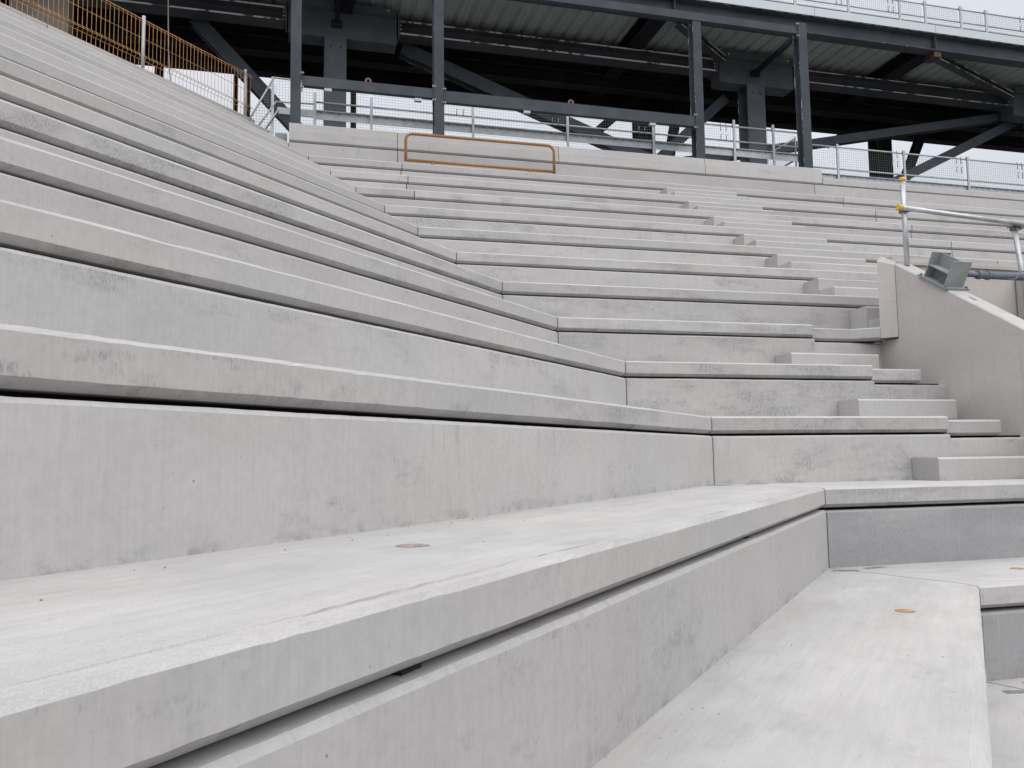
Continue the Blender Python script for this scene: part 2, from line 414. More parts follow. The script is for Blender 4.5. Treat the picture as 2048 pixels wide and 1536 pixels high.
for n, g in ((2, .62), (3, .55)):
    o = off(n)
    ri = [(lin(E_, KR), lin(4.93 - o, 0)), (lin(4.936 - o, 0), lin(5.6885 - o, 0), 0.028)]
    right_units[n] = mainR(n, 0, 4.922, '%s concrete step of the right bank, ending short of the wall' % ('fourth lowest' if n == 2 else 'fifth lowest'), ri, g)
    unit('short set-down end piece beside the wall, continuing the %s right-hand step' % ('fourth' if n == 2 else 'fifth'), n, ANG_R, TRn(n),
         (lin(4.928 - o, 0), lin(5.43 - o, 0)), None, 0, drop=0.028, back=0.02, step=0.12, jit=0.0014, grime=g * .8, group=GR)
o = off(4)
right_units[4] = mainR(4, 0, 4.922, 'sixth lowest concrete step of the right bank, speckled dark along its front', (lin(E_, KR), lin(7.6 - o, 0)), 0.68)
# bent end piece of row 4
def bent():
    p = P(4); e = empty('terrace_step', (p.x, p.y, p.z - 0.028), ANG_R, 'bent end piece turning towards the raked wall, beside the sixth right-hand step', 'terrace step', GR)
    xs = [(4.928 - o, 0.02), (5.36 - o, 0.02), (5.57 - o, -0.130)]
    prof = [(0, -0.013), (0.010, -0.003), (0.040, 0), (0.25, 0), (0.25, -NOSE), (CHY, -NOSE), (0, -NOSE + CH)]
    m = MB(); rows = []
    for i, (x, y) in enumerate(xs):
        r = []
        for yy, zz in prof:
            if i == 0: q = (x, y + yy)
            elif i == 1: q = (x + yy * 0.36, y + yy)
            else: q = (x + yy * 0.67, y + yy * 0.74)
            r.append(m.v((q[0], q[1], zz)))
        rows.append(r)
    for A, B in zip(rows, rows[1:]):
        for k in range(len(prof)):
            j = (k + 1) % len(prof); m.face([A[k], A[j], B[j], B[k]])
    m.face(rows[0][::-1]); m.face(rows[-1])
    m.build('tread', [FACE, TOP], e, {'grime': .6}, True, 61.0, True)
    f = MB(); f.box(4.928 - o, 7.6 - o, 0.262, TRn(4) + 0.02, -NOSE, -0.001); f.build('landing_slab', [FACE, TOP], e, {'grime': .1}, True, 12.0, True)
bent()
for n in range(5, 12):
    o = off(n); top = n == 11
    H = Hn(n) + (0.14 if top else 0)
    rowname = ORD[n + 1]
    k = dict(grime={5: .3, 6: .45, 7: .4, 8: .3, 9: .35, 10: .3}.get(n, .12), step=0.12 if n == 5 else 0.4, jit=0.0012 if n == 5 else 0, group=GR)
    if n >= 9:
        s = {9: 1.672, 10: 1.694, 11: 1.711}[n]; rs = 1.741 if top else s
        unit('%s right-hand concrete step, short piece next to the inner corner' % rowname, n, ANG_R, TRn(n), (lin(E_, KR), lin(s - 0.006 - o, 0)), (lin(E_, KR), lin(rs - 0.006 - o, 0)), H, **k)
        unit('%s right-hand concrete step, long middle piece' % rowname, n, ANG_R, TRn(n), (lin(s + 0.006 - o, 0), lin(9.645 - o, 0)), (lin(rs + 0.006 - o, 0), lin(9.645 - o, 0)), H, **k)
    else:
        unit('%s right-hand concrete step, long piece starting at the inner corner' % rowname, n, ANG_R, TRn(n), (lin(E_, KR), lin(9.62 - o, 0)), (lin(E_, KR), lin(9.62 - o, 0)), H, **k)
    jx = 9.66 if n >= 9 else 9.634
    unit('%s right-hand concrete step, far piece beyond the joint' % rowname, n, ANG_R, TRn(n), (lin(jx - o, 0), lin(18.0 - o, 0)), (lin(jx - o, 0), lin(18.0 - o, 0)), H, **k)
# top row: parapet panels and a plain nose to the right
def parapet(u0, u1, lab):
    p = W(0, 0, 0); e = empty('parapet_panel', (p.x, p.y, P12.z), ANG_R, lab, 'parapet', 'parapet panels along the top of the right bank')
    h = 0.328
    prof = [(0, 0.045), (0, 0.207), (0.007, 0.212), (0.012, h - 0.008), (0.020, h), (0.17, h), (0.17, 0.02), (0.033, 0.02)]
    m = strip(prof, lin(u0 + 0.005, 0), lin(u1 - 0.005, 0), 0.5)
    m.build('panel', [FACE, TOP], e, {'grime': .12}, True, u0 * 4.3, True)
    f = MB(); f.box(u0 + 0.005, u1 - 0.005, 0.17, 0.80, 0.02, 0.14); f.build('slab', [FACE, TOP], e, {'grime': .1}, True, u0 * 2.0, True)
for a, b, lab in ((0.0, 1.741, 'concrete parapet panel at the inner corner, under the leftmost dark post'), (1.741, 4.547, 'concrete parapet panel directly behind the orange barrier'),
                  (4.547, 7.369, 'concrete parapet panel just right of the orange barrier'), (7.369, 9.832, 'concrete parapet panel under the two right-hand dark posts')):
    parapet(a, b, lab)
e = empty('terrace_step', (P12.x, P12.y, P12.z), ANG_R, 'topmost right-hand concrete step running right from the parapet end', 'terrace step', GR)
strip([(0, 0.03), (0, 0.135), (0.012, 0.147), (0.04, 0.15), (0.8, 0.15), (0.8, 0.01), (0.033, 0.01)], lin(9.842, 0), lin(18.0, 0), 0.5).build('tread', [FACE, TOP], e, {'grime': .1}, True, 3.3, True)

# sockets and pockets cast in the treads
def plug(parent, x, y, r, mat):
    m = MB(); cyl(m, x, y, -0.002, r + 0.005, 0.0028); so_ = m.build('lifting_socket', POCK, parent)
    m = MB(); cyl(m, x, y, 0.0004, r, 0.0016); m.build('socket_plug', mat, so_)
plug(left_units[1], -3.662, 0.415, 0.037, PLUGR)
plug(left_units[0], -0.903, 0.287, 0.036, PLUGO)
plug(right_units[0], 0.690, 0.425, 0.036, PLUGO)
def pocket(parent, x, y, a, w=0.15, d=0.045):
    m = MB(); c, s = math.cos(a), math.sin(a); pts = []
    for z in (-0.003, 0.002):
        for sx, sy in ((-1, -1), (1, -1), (1, 1), (-1, 1)):
            X, Y = sx * w / 2, sy * d / 2; pts.append((x + X * c - Y * s, y + X * s + Y * c, z))
    m.hexa(pts); m.build('grouted_pocket', POCK, parent)
pocket(left_units[0], 0.30, 0.675, rad(-58)); pocket(right_units[0], -0.041, 0.735, rad(10))
pocket(left_units[1], 0.25, 0.70, rad(-58)); pocket(right_units[1], -0.02, 0.735, rad(0))
pocket(left_units[-1], 0.251, 0.640, rad(-58)); pocket(right_units[-1], -0.068, 0.735, rad(10))

for n_, x_ in ((0, -3.80), (0, -1.44)):
    m = MB(); y_ = TLn(n_); z_ = Hn(n_) - NOSE - 0.013
    m.hexa([(x_ - .03, y_ + .036, z_ + .0005), (x_ + .03, y_ + .040, z_ + .0005), (x_ + .03, y_ + .098, z_ + .0005), (x_ - .03, y_ + .098, z_ + .0005),
            (x_ - .03, y_ + .036, z_ + .010), (x_ + .03, y_ + .040, z_ + .010), (x_ + .03, y_ + .098, z_ + .010), (x_ - .03, y_ + .098, z_ + .010)])
    m.build('packing_shim', RUB, left_units[n_])

# loose grit left on the near treads
rg = random.Random(11); m = MB()
def crumb(p, r):
    vs = [m.v(p + Vector((rg.uniform(.6, 1.2) * r * a, rg.uniform(.6, 1.2) * r * b, max(0.0, rg.uniform(.5, 1.0) * r * c + r * .5)))) for a, b, c in
          ((1, 0, 0), (-1, 0, 0), (0, 1, 0), (0, -1, 0), (0, 0, 1), (0, 0, -.5))]
    for i, j in ((0, 2), (2, 1), (1, 3), (3, 0)):
        m.face([vs[i], vs[j], vs[4]]); m.face([vs[j], vs[i], vs[5]])
for n_ in (0, 1):
    for _ in range(75):
        x_ = rg.uniform(0.1, 4.6); y_ = rg.choice([rg.uniform(.08, .74), rg.uniform(.60, .755)])
        crumb(P(n_) + Lv * x_ + NLv * y_, rg.choice([.001, .0014, .002, .0028]))
g_ = m.build('grit', plain('dark_grit', (0.16, 0.15, 0.138), 0.9, 0.4, 50)); tag(g_, 'loose dark grit scattered on the two nearest treads', 'grit', kind='stuff')

# ------------------------------------------------------------------ aisle step blocks
def block(n, u0, u1, y1, dep, h, lab, group):
    o = off(n); p = P(n)
    e = empty('step_block', (p.x, p.y, p.z), ANG_R); c = 0.013
    prof = [(y1 - dep, 0.001), (y1 - dep, h - c), (y1 - dep + c, h), (y1, h), (y1, 0.001)]
    m = strip(prof, lin(u0 - o, 0), lin(u1 - o, 0), 0.15, 0.001, n * 3.1 + dep, (0, 3, 4))
    r = m.build('step_block', [FACE, TOP], None, {'grime': {4: .15, 6: .3, 7: .3}.get(n, .1)}, True, n * 9.1 + h * 50, True)
    r.location = (p.x, p.y, p.z); r.rotation_euler = (0, 0, ANG_R)
    bpy.data.objects.remove(e)
    tag(r, lab, 'step block', group)
LB = 'single step blocks of the lower aisle'; UB = 'paired step blocks of the upper aisle'
nm = {1: 'third', 2: 'fourth', 3: 'fifth', 4: 'sixth', 5: 'seventh', 6: 'eighth', 7: 'ninth', 8: 'tenth', 9: 'eleventh', 10: 'twelfth'}
for n, w in ((1, 1.0), (2, 0.955), (3, 0.93)):
    T = TRn(n) - 0.008
    u0 = {1: 4.570, 2: 4.557, 3: 4.492}[n]
    block(n, u0, u0 + w, T, 0.265, 0.165, 'single concrete step block in front of the riser, on the %s right-hand step' % nm[n], LB)
for n in range(4, 11):
    T = TRn(n) - 0.008; u0 = {4: 5.946, 5: 5.950, 6: 5.955, 7: 5.983, 8: 5.990, 9: 6.019, 10: 6.053}[n]
    w = 1.29; rr = 0.305
    block(n, u0, u0 + w, T, 0.275, rr, 'taller rear step block of the upper aisle, on the %s right-hand step' % nm[n], UB)
    block(n, u0 + 0.005, u0 + w + 0.02, T - 0.281, 0.27, 0.150, 'lower front step block of the upper aisle, on the %s right-hand step' % nm[n], UB)

# ------------------------------------------------------------------ vomitory walls, bracket, scaffold tubes
FL = lambda nme, u, d, z, lab=None, cat=None, grp=None: empty(nme, W(u, d, z), ANG_R, lab, cat, grp)
def fm(u, d, z): return MB((u, d, z))
og = (5.69, -6.7, 0.0)
wall = FL('raked_wall', *og, 'sloping concrete wall beside the entrance stair, carrying a steel bracket', 'wall')
SL = 0.612
def ztop(v): return 1.80 + (v + 6.705) * SL
m = fm(*og); a, b = -9.4, -6.705
c = 0.012
def sect(v): return [(5.69, v, -1.6), (5.69, v, ztop(v) - c), (5.69 + c, v, ztop(v)), (5.89 - c, v, ztop(v)), (5.89, v, ztop(v) - c), (5.89, v, -1.6)]
A = [m.v(q) for q in sect(a)]; Bq = [m.v(q) for q in sect(b)]
for i in range(6):
    m.face([A[i], A[(i + 1) % 6], Bq[(i + 1) % 6], Bq[i]])
m.face(A[::-1]); m.face(Bq)
m.box(5.69, 5.89, -6.7045, -6.45, -1.6, 1.070)
m.build('wall_panel', [FACE2, TOP], wall, {'grime': -.3}, True, 4.0, True)
m = fm(*og)
ft = [(5.575, -6.600, 1.850), (5.681, -6.712, 1.797), (5.80, -6.60, 1.85), (5.76, -6.43, 1.93)]
lo = [m.v((u, d, 1.088)) for u, d, z in ft]; mi_ = [m.v((u, d, z - .012)) for u, d, z in ft]
cu = (5.70, -6.58); hi = [m.v((u + (cu[0] - u) * .12, d + (cu[1] - d) * .12, z)) for u, d, z in ft]
for i in range(4):
    j = (i + 1) % 4
    m.face([lo[i], lo[j], mi_[j], mi_[i]]); m.face([mi_[i], mi_[j], hi[j], hi[i]])
m.face(lo[::-1]); m.face(hi)
m.build('end_panel', [FACE2, TOP], wall, {'grime': -.3}, True, 9.0, True)
for v in (-7.515, -8.08):
    m = fm(*og); m.hexa([(5.77, v - .035, ztop(v - .035) - .004), (5.805, v - .035, ztop(v - .035) - .004), (5.805, v + .035, ztop(v + .035) - .004), (5.77, v + .035, ztop(v + .035) - .004),
                         (5.77, v - .035, ztop(v - .035) + .002), (5.805, v - .035, ztop(v - .035) + .002), (5.805, v + .035, ztop(v + .035) + .002), (5.77, v + .035, ztop(v + .035) + .002)])
    m.build('lifting_slot', POCK, wall)
og = (6.6, -6.4, 0)
hw = FL('head_wall', *og, 'low concrete head wall across the back of the entrance opening', 'wall')
m = fm(*og); m.prism([(5.92, -1.6), (7.60, -1.6), (7.60, 1.86), (7.50, 1.925), (5.92, 1.955)], -6.40, -6.22)
m.build('wall_panel', [FACE2, TOP], hw, {'grime': -.2}, True, 2.0, True)
m = fm(*og); m.box(5.95, 7.50, -6.43, -6.403, 1.87, 1.90); m.build('coping_lip', [FACE2, TOP], hw, {'grime': -.2}, True, 2.0, True)
og = (7.6, -7.5, 0)
ow = FL('side_wall', *og, 'concrete side wall of the entrance opening, at the right edge behind the steel prop', 'wall')
m = fm(*og)
m.hexa([(7.42, -9.4, -1.6), (7.66, -9.4, -1.6), (7.66, -6.42, -1.6), (7.42, -6.42, -1.6), (7.42, -9.4, 0.16), (7.66, -9.4, 0.16), (7.66, -6.42, 1.80), (7.42, -6.42, 1.80)])
m.build('wall_panel', [FACE2, TOP], ow, {'grime': -.2}, True, 6.0, True)

og = (5.79, -7.18, ztop(-7.18))
br = FL('steel_bracket', *og, 'grey steel bracket bolted on the sloping wall top, holding a prop', 'bracket')
sl = Vector((0, 1, SL)).normalized(); nn = Vector((0, -SL, 1)).normalized(); oo = Vector(og)
def lp(x, s, h): return tuple(oo + Vector((1, 0, 0)) * x + sl * s + nn * h)
def lbox(mm, x0, x1, s0, s1, h0, h1): mm.hexa([lp(x0, s0, h0), lp(x1, s0, h0), lp(x1, s1, h0), lp(x0, s1, h0), lp(x0, s0, h1), lp(x1, s0, h1), lp(x1, s1, h1), lp(x0, s1, h1)])
m = fm(*og); lbox(m, -0.13, 0.13, -0.19, 0.19, 0.002, 0.018); bp_ = m.build('base_plate', GREYG, br)
m = fm(*og); lbox(m, -0.10, 0.10, -0.14, -0.128, 0.018, 0.25); m.build('flange', GREYG, br)
m = fm(*og); lbox(m, -0.10, 0.10, 0.128, 0.14, 0.018, 0.25); m.build('flange', GREYG, br)
m = fm(*og); lbox(m, -0.006, 0.006, -0.128, 0.128, 0.018, 0.25); m.build('web', GREYG, br)
m = fm(*og); lbox(m, -0.10, -0.006, -0.128, 0.128, 0.125, 0.135); lbox(m, 0.006, 0.10, -0.128, 0.128, 0.125, 0.135); m.build('stiffener', GREYG, br)
for x in (-0.112, 0.112):
    for s in (-0.165, 0.165):
        m = fm(*og); m.tube(lp(x, s, 0.018), lp(x, s, 0.036), 0.012, 6); m.build('bolt', COUP, bp_)
og = (5.90, -7.20, 1.60)
pp = FL('steel_prop', *og, 'blue grey tubular push prop running right from the bracket', 'prop')
m = fm(*og); m.tube((5.893, -7.20, 1.600), (6.35, -7.20, 1.600), 0.024, 14); m.build('inner_tube', PROP, pp)
m = fm(*og); m.tube((6.17, -7.20, 1.600), (7.415, -7.20, 1.600), 0.034, 16); m.build('outer_tube', PROP, pp)
m = fm(*og); m.tube((6.16, -7.20, 1.60), (6.19, -7.20, 1.60), 0.041, 16); m.tube((6.265, -7.20, 1.60), (6.285, -7.20, 1.60), 0.043, 16); m.build('collar', PROP, pp)
m = fm(*og); m.path([(6.46, -7.235, 1.565), (6.47, -7.26, 1.555), (6.52, -7.27, 1.56), (6.58, -7.27, 1.63), (6.66, -7.26, 1.645), (6.67, -7.225, 1.63)], 0.007, 6); m.build('handle', PROP, pp)

def clamp(mm, u, d, z):
    mm.box(u - .034, u + .034, d - .034, d - .024, z - .028, z + .028); mm.box(u - .034, u + .034, d + .024, d + .034, z - .028, z + .028)
    mm.box(u - .034, u - .024, d - .034, d + .034, z - .024, z + .024); mm.box(u + .024, u + .034, d - .034, d + .034, z - .024, z + .024)
    mm.tube((u - .05, d - .03, z + .012), (u - .05, d + .045, z + .012), 0.007, 6); mm.tube((u + .05, d - .045, z - .01), (u + .05, d + .03, z - .01), 0.007, 6)
    mm.tube((u - .052, d - .04, z + .012), (u - .052, d - .028, z + .012), 0.013, 6)
og = (5.79, -6.755, ztop(-6.755))
sp = FL('scaffold_tube', *og, 'upright galvanised scaffold tube standing on the sloping wall top', 'scaffold tube', 'scaffold tubes of the temporary rail')
m = fm(*og); m.tube((5.79, -6.755, og[2] + .002), (5.79, -6.755, 2.615), 0.0242, 16); m.build('tube', TUBE, sp)
m = fm(*og); m.tube((5.79, -6.755, 2.60), (5.79, -6.755, 2.635), 0.028, 16); m.build('end_cap', YELLOW, sp)
m = fm(*og); clamp(m, 5.79, -6.755, 2.315); m.build('coupler', COUP, sp)
A0, A1 = Vector((5.68, -6.815, 2.318)), Vector((7.23, -6.815, 2.235))
sr = FL('scaffold_tube', 5.8, -6.815, 2.3, 'level scaffold tube clamped between the two uprights, yellow cap on its left end', 'scaffold tube', 'scaffold tubes of the temporary rail')
m = fm(5.8, -6.815, 2.3); m.tube(A0, A1, 0.0242, 16); m.build('tube', TUBE, sr)
dd = (A1 - A0).normalized(); m = fm(5.8, -6.815, 2.3); m.tube(A0 - dd * 0.012, A0 + dd * 0.035, 0.0285, 16); m.build('end_cap', YELLOW, sr)
og = (7.19, -6.755, 1.62)
s2 = FL('scaffold_tube', *og, 'leaning scaffold tube at the right edge with an orange cap', 'scaffold tube', 'scaffold tubes of the temporary rail')
q0, q1 = Vector((7.20, -6.755, 1.30)), Vector((7.085, -6.755, 2.285))
m = fm(*og); m.tube(q0, q1, 0.0242, 16); m.build('tube', TUBE, s2)
dd = (q1 - q0).normalized(); m = fm(*og); m.tube(q1 - dd * 0.02, q1 + dd * 0.014, 0.028, 16); m.build('end_cap', YELLOW, s2)
m = fm(*og); clamp(m, 7.10, -6.755, 2.215); m.build('coupler', COUP, s2)

# ------------------------------------------------------------------ orange barrier lying ready on the upper row
og = (3.07, -0.4, 4.588)
cb = FL('crush_barrier', *og, 'orange tubular crush barrier standing on the terrace below the parapet', 'barrier')
bz, tz_, ul, ur, dv = 4.785, 5.225, 1.825, 4.33, -0.4
pts = [(ul, dv, bz - .02)]
R_ = 0.11
pts += [(ul, dv, tz_ - R_)] + [(ul + R_ - R_ * math.cos(a), dv, tz_ - R_ + R_ * math.sin(a)) for a in [math.pi / 2 * i / 7 for i in range(1, 8)]]
pts += [(ur - R_ + R_ * math.sin(a), dv, tz_ - R_ + R_ * math.cos(a)) for a in [math.pi / 2 * i / 7 for i in range(0, 8)]] + [(ur, dv, bz - .035)]
m = fm(*og); m.path(pts, 0.0235, 12); m.build('hoop_rail', OCHRE, cb)
m = fm(*og); m.tube((ul, dv, bz), (ur, dv, bz - 0.005), 0.0235, 12); m.build('bottom_rail', OCHRE, cb)
for u in (2.258, 3.90):
    m = fm(*og); m.tube((u, dv, 4.592), (u, dv, bz), 0.021, 12); m.build('foot', OCHRE, cb)

# ------------------------------------------------------------------ dark portal frame on the parapet
og = (5.0, 0.3, 5.05)
pf = FL('portal_frame', *og, 'slate painted steel frame of posts and rails standing behind the parapet', 'steel frame')
def hpost(u, z1, w=0.17):
    mm = fm(*og); mm.ibeam((u, 0.29, 5.05), (u, 0.29, z1), 0.20, w, 0.016, 0.012, (0, 1, 0)); mm.build('post', [STEEL, SCUFF], pf)
hpost(0.10, 9.6); hpost(2.48, 9.6); hpost(7.40, 8.14); hpost(9.685, 8.40, 0.185)
def rail(u0, u1, z0, z1):
    mm = fm(*og); mm.box(u0, u1, 0.20, 0.30, z0, z1); mm.build('rail', STEEL, pf)
rail(0.21, 2.385, 6.135, 6.30); rail(2.575, 7.305, 6.085, 6.285); rail(1.5, 9.585, 8.165, 8.315)
for u, z in ((0.20, 6.22), (2.39, 6.22), (2.568, 6.19), (7.312, 6.185), (9.58, 8.24)):
    mm = fm(*og); mm.box(u - .008, u + .008, 0.17, 0.33, z - .15, z + .15)
    ep_ = mm.build('end_plate', STEEL, pf)
    for zz in (z - .12, z + .12):
        mm = fm(*og); mm.tube((u - .03, 0.19, zz), (u + .03, 0.19, zz), 0.016, 6); mm.build('bolt', GALV, ep_)
for u, z in ((0.62, 6.12), (2.12, 6.10), (4.05, 6.07), (6.45, 6.07)):
    mm = fm(*og); mm.box(u - .06, u + .06, 0.21, 0.28, z - .035, z + .012); mm.build('cable_bracket', GALV, pf)
for u, lab in ((1.28, 'small faded red ring on the low dark rail, left of the second post'), (4.88, 'small faded red ring on the low dark rail, right of the second post')):
    o = FL('red_ring', u, 0.25, 6.30); mm = MB(); sg = 18
    ring = []
    for i in range(sg):
        a = 2 * math.pi * i / sg; row = []
        for j in range(8):
            b = 2 * math.pi * j / 8; rr = 0.040 + 0.018 * math.cos(b)
            row.append(mm.v((rr * math.cos(a), 0.018 * math.sin(b), rr * math.sin(a))))
        ring.append(row)
    for i in range(sg):
        for j in range(8):
            mm.face([ring[i][j], ring[(i + 1) % sg][j], ring[(i + 1) % sg][(j + 1) % 8], ring[i][(j + 1) % 8]], 0, True)
    r = mm.build('red_ring', RED); r.location = W(u, 0.25, 6.338 if u < 2 else 6.32); r.rotation_euler = (0, 0, ANG_R); bpy.data.objects.remove(o); tag(r, lab, 'ring', 'red rings on the dark rail')

# ------------------------------------------------------------------ T-headed columns and beams
def tcol(uc, hl, hr, zt, lab, stemw=0.42):
    og = (uc, 2.7, 5.0); e = FL('t_column', *og, lab, 'steel column', 'T-headed steel columns')
    mm = fm(*og); mm.ibeam((uc, 2.70, 5.0), (uc, 2.70, 8.23), 0.41, stemw, 0.03, 0.03, (0, 1, 0)); st_ = mm.build('stem', [STEELH, SCUFF], e)
    mm = fm(*og); mm.box(hl, hr, 2.50, 2.53, 8.205, 8.745); mm.box(hl, hr, 2.86, 2.89, 8.205, 8.745); mm.box(hl + .02, hr - .02, 2.53, 2.86, 8.205, 8.23); mm.box(hl, hl + .02, 2.53, 2.86, 8.205, 8.745); mm.box(hr - .02, hr, 2.53, 2.86, 8.205, 8.745)
    mm.build('head', [STEELH, SCUFF], e)
    mm = fm(*og); mm.box(hl - .01, hr - .02, 2.40, 2.90, 8.75, 8.885); mm.build('top_rail', STEELH, e)
    for s, x in ((-1, hl - .03), (1, hr + .03)):
        mm = fm(*og); mm.box(min(x, x + s * .035), max(x, x + s * .035), 2.50, 2.88, 8.40, 8.76); ep_ = mm.build('end_plate', STEELH, e)
        for zz in (8.48, 8.56, 8.64, 8.71):
            mm = fm(*og); mm.tube((x + s * .035, 2.55, zz), (x + s * .075, 2.55, zz), 0.021, 6); mm.build('bolt', GALV, ep_)
    for x in (-.09, .1):
        mm = fm(*og); mm.tube((uc + x, 2.488, 8.03), (uc + x, 2.493, 8.03), 0.018, 10); mm.build('bolt_hole', RUB, st_)
    return e
t1 = tcol(0.84, -0.05, 2.03, 8.88, 'steel T-column at upper left with a broad scuffed head')
t2 = tcol(10.05, 9.16, 11.01, 8.88, 'steel T-column right of centre with two lime tags on its head', 0.44)
t3 = tcol(18.1, 17.18, 19.1, 8.88, 'steel T-column at the right edge, only its head corner showing')
for u in (9.35, 10.83):
    mm = MB((10.05, 2.7, 5.0)); mm.box(u - .018, u + .018, 2.393, 2.398, 8.79, 8.83); mm.build('lime_tag', LIME, t2)
mm = MB((.84, 2.7, 5.0)); mm.box(1.84, 1.875, 2.393, 2.398, 8.82, 8.85); mm.build('lime_tag', LIME, t1)
def beam(name, lab, cat, p, q, dep, wid, mats=None, up=(0, 0, 1), grp=None, tf=0.022):
    e = FL(name, *p); mm = MB(p); mm.ibeam(p, q, dep, wid, tf, 0.014, up)
    r = mm.build(name, mats or [STEEL, SCUFFB]); r.location = e.location; r.rotation_euler = (0, 0, ANG_R); bpy.data.objects.remove(e)
    return tag(r, lab, cat, grp)
GBM = 'long steel beams between the column heads'
zb = 8.585
beam('steel_beam', 'long steel beam running left from the left T-column, paint rubbed off its flange', 'steel beam', (-0.13, 2.68, zb), (-10.5, 2.68, zb), 0.29, 0.34, grp=GBM, tf=0.034)
beam('steel_beam', 'long steel beam with white-scuffed flanges between the two full T-columns', 'steel beam', (2.11, 2.68, zb), (9.09, 2.68, zb), 0.29, 0.34, grp=GBM, tf=0.034)
beam('steel_beam', 'long dark steel beam from the right T-column to the right edge', 'steel beam', (11.09, 2.68, zb - .01), (17.1, 2.68, zb - .01), 0.29, 0.34, grp=GBM)
beam('steel_beam', 'dark steel beam under the deck, middle of the three behind the column heads', 'steel beam', (-10.5, 4.1, 8.66), (26, 4.1, 8.66), 0.33, 0.26, [DARK, DARKE])
beam('steel_beam', 'deep dark edge beam at the far side of the deck against the sky', 'steel beam', (-10.5, 5.12, 8.77), (26, 5.12, 8.77), 0.50, 0.26, [DARK, DARKE])
for i, (u, lab) in enumerate(((-4.6, 'dark cross beam under the deck above the orange mesh fence'), (0.98, 'dark cross beam over the left T-column head'), (7.15, 'dark cross beam under the deck left of the right T-column'), (13.6, 'dark cross beam under the deck with a red oxide end at its bracket'))):
    beam('cross_beam', lab, 'steel beam', (u, 1.10, 8.885), (u, 4.99, 8.885), 0.33, 0.36, [DARK, DARKE], grp='cross beams under the deck')
# braces
GB = 'diagonal steel braces'
def brace(lab, p, q, dep=0.22, wid=0.20, mats=None): return beam('diagonal_brace', lab, 'brace', p, q, dep, wid, mats or [STEEL, DARKE], (0, -1, 0), GB, 0.016)
brace('diagonal brace at left running down right to the foot of the leftmost dark post', (-1.80, 3.1, 8.55), (0.30, 3.1, 6.35), 0.22, 0.26, [STEEL, SCUFF])
brace('long diagonal brace falling right from the left T-column head behind the middle posts', (2.2, 3.1, 8.42), (8.3, 3.1, 6.25), 0.24, 0.27, [STEEL, SCUFF])
brace('shallow diagonal brace rising right to the column head at the right edge', (8.0, 3.1, 6.42), (17.6, 3.1, 8.44), 0.20, 0.20)
brace('steeper diagonal brace below it, rising right to the same column head', (13.0, 3.1, 5.95), (17.85, 3.1, 8.33), 0.20, 0.22)
brace('short diagonal brace falling left from the right T-column behind the third post', (9.6, 3.1, 8.1), (7.2, 3.1, 5.9), 0.20, 0.22)
for p, q, lab in (((13.75, 1.25, 8.70), (17.05, 2.45, 8.66), 'grey diagonal brace under the deck, from the red oxide bracket to the right edge'), ((7.55, 1.25, 8.70), (9.20, 2.45, 8.70), 'grey diagonal brace under the deck, behind the top of the third post')):
    beam('deck_brace', lab, 'brace', p, q, 0.14, 0.17, grp='braces under the deck')
def strut(lab, p, q):
    e = FL('strut', *p, lab, 'strut', 'square struts to the portal frame')
    mm = MB(p); mm.bar(p, q, 0.085, 0.085); mm.build('strut_bar', DARK, e)
    p_, q_ = Vector(p), Vector(q); d = (q_ - p_).normalized()
    mm = MB(p); mm.box(p[0] - .10, p[0] + .10, 2.40, 2.495, p[2] - .075, p[2] + .035); fb_ = mm.build('foot_bracket', DARK, e)
    for x in (-.035, .035):
        mm = MB(p); mm.tube((p[0] + x, 2.37, p[2] - .02), (p[0] + x, 2.40, p[2] - .02), 0.014, 6); mm.build('bolt', GALV, fb_)
strut('dark square strut rising from the left T-column head', (0.86, 2.45, 8.48), (0.84, 0.36, 8.78))
strut('dark square strut from the right T-column head to the fourth post', (10.02, 2.45, 8.47), (9.72, 0.40, 8.27))
# rear columns
for u, lab in ((8.48, 'dark rear column behind the mesh, left of the third post'), (15.4, 'dark rear column at right behind the mesh rail'), (-2.75, 'dark rear post seen through the orange fence, left one'), (1.36, 'thin dark rear post just right of the left T-column stem'), (-1.18, 'thin dark rear post seen through the orange fence, next to the corner stair')):
    w = 0.44 if u > 2 else 0.12 if u > 0 else (0.16 if u < -2 else 0.09)
    beam('rear_column', lab, 'steel column', (u, 5.1, 5.0), (u, 5.1, 8.52), 0.40 if u > 2 else .15, w, [DARK, DARKE], (0, 1, 0), 'rear columns under the deck')
for p, q, lab in (((9.30, 4.7, 8.9), (8.62, 4.7, 5.6), 'narrow dark raking member right of the left rear column'), ((16.6, 4.7, 8.9), (15.35, 4.7, 6.3), 'narrow dark raking member right of the rear column at right'),
             ((8.2, 4.7, 8.75), (7.1, 4.7, 7.75), 'small dark knee brace left of the left rear column'), ((14.9, 4.7, 8.75), (13.5, 4.7, 8.0), 'small dark knee brace left of the rear column at right')):
    beam('raking_member', lab, 'brace', p, q, 0.20, 0.20, [DARK, DARKE], (0, -1, 0), 'dark members behind the columns', 0.016)

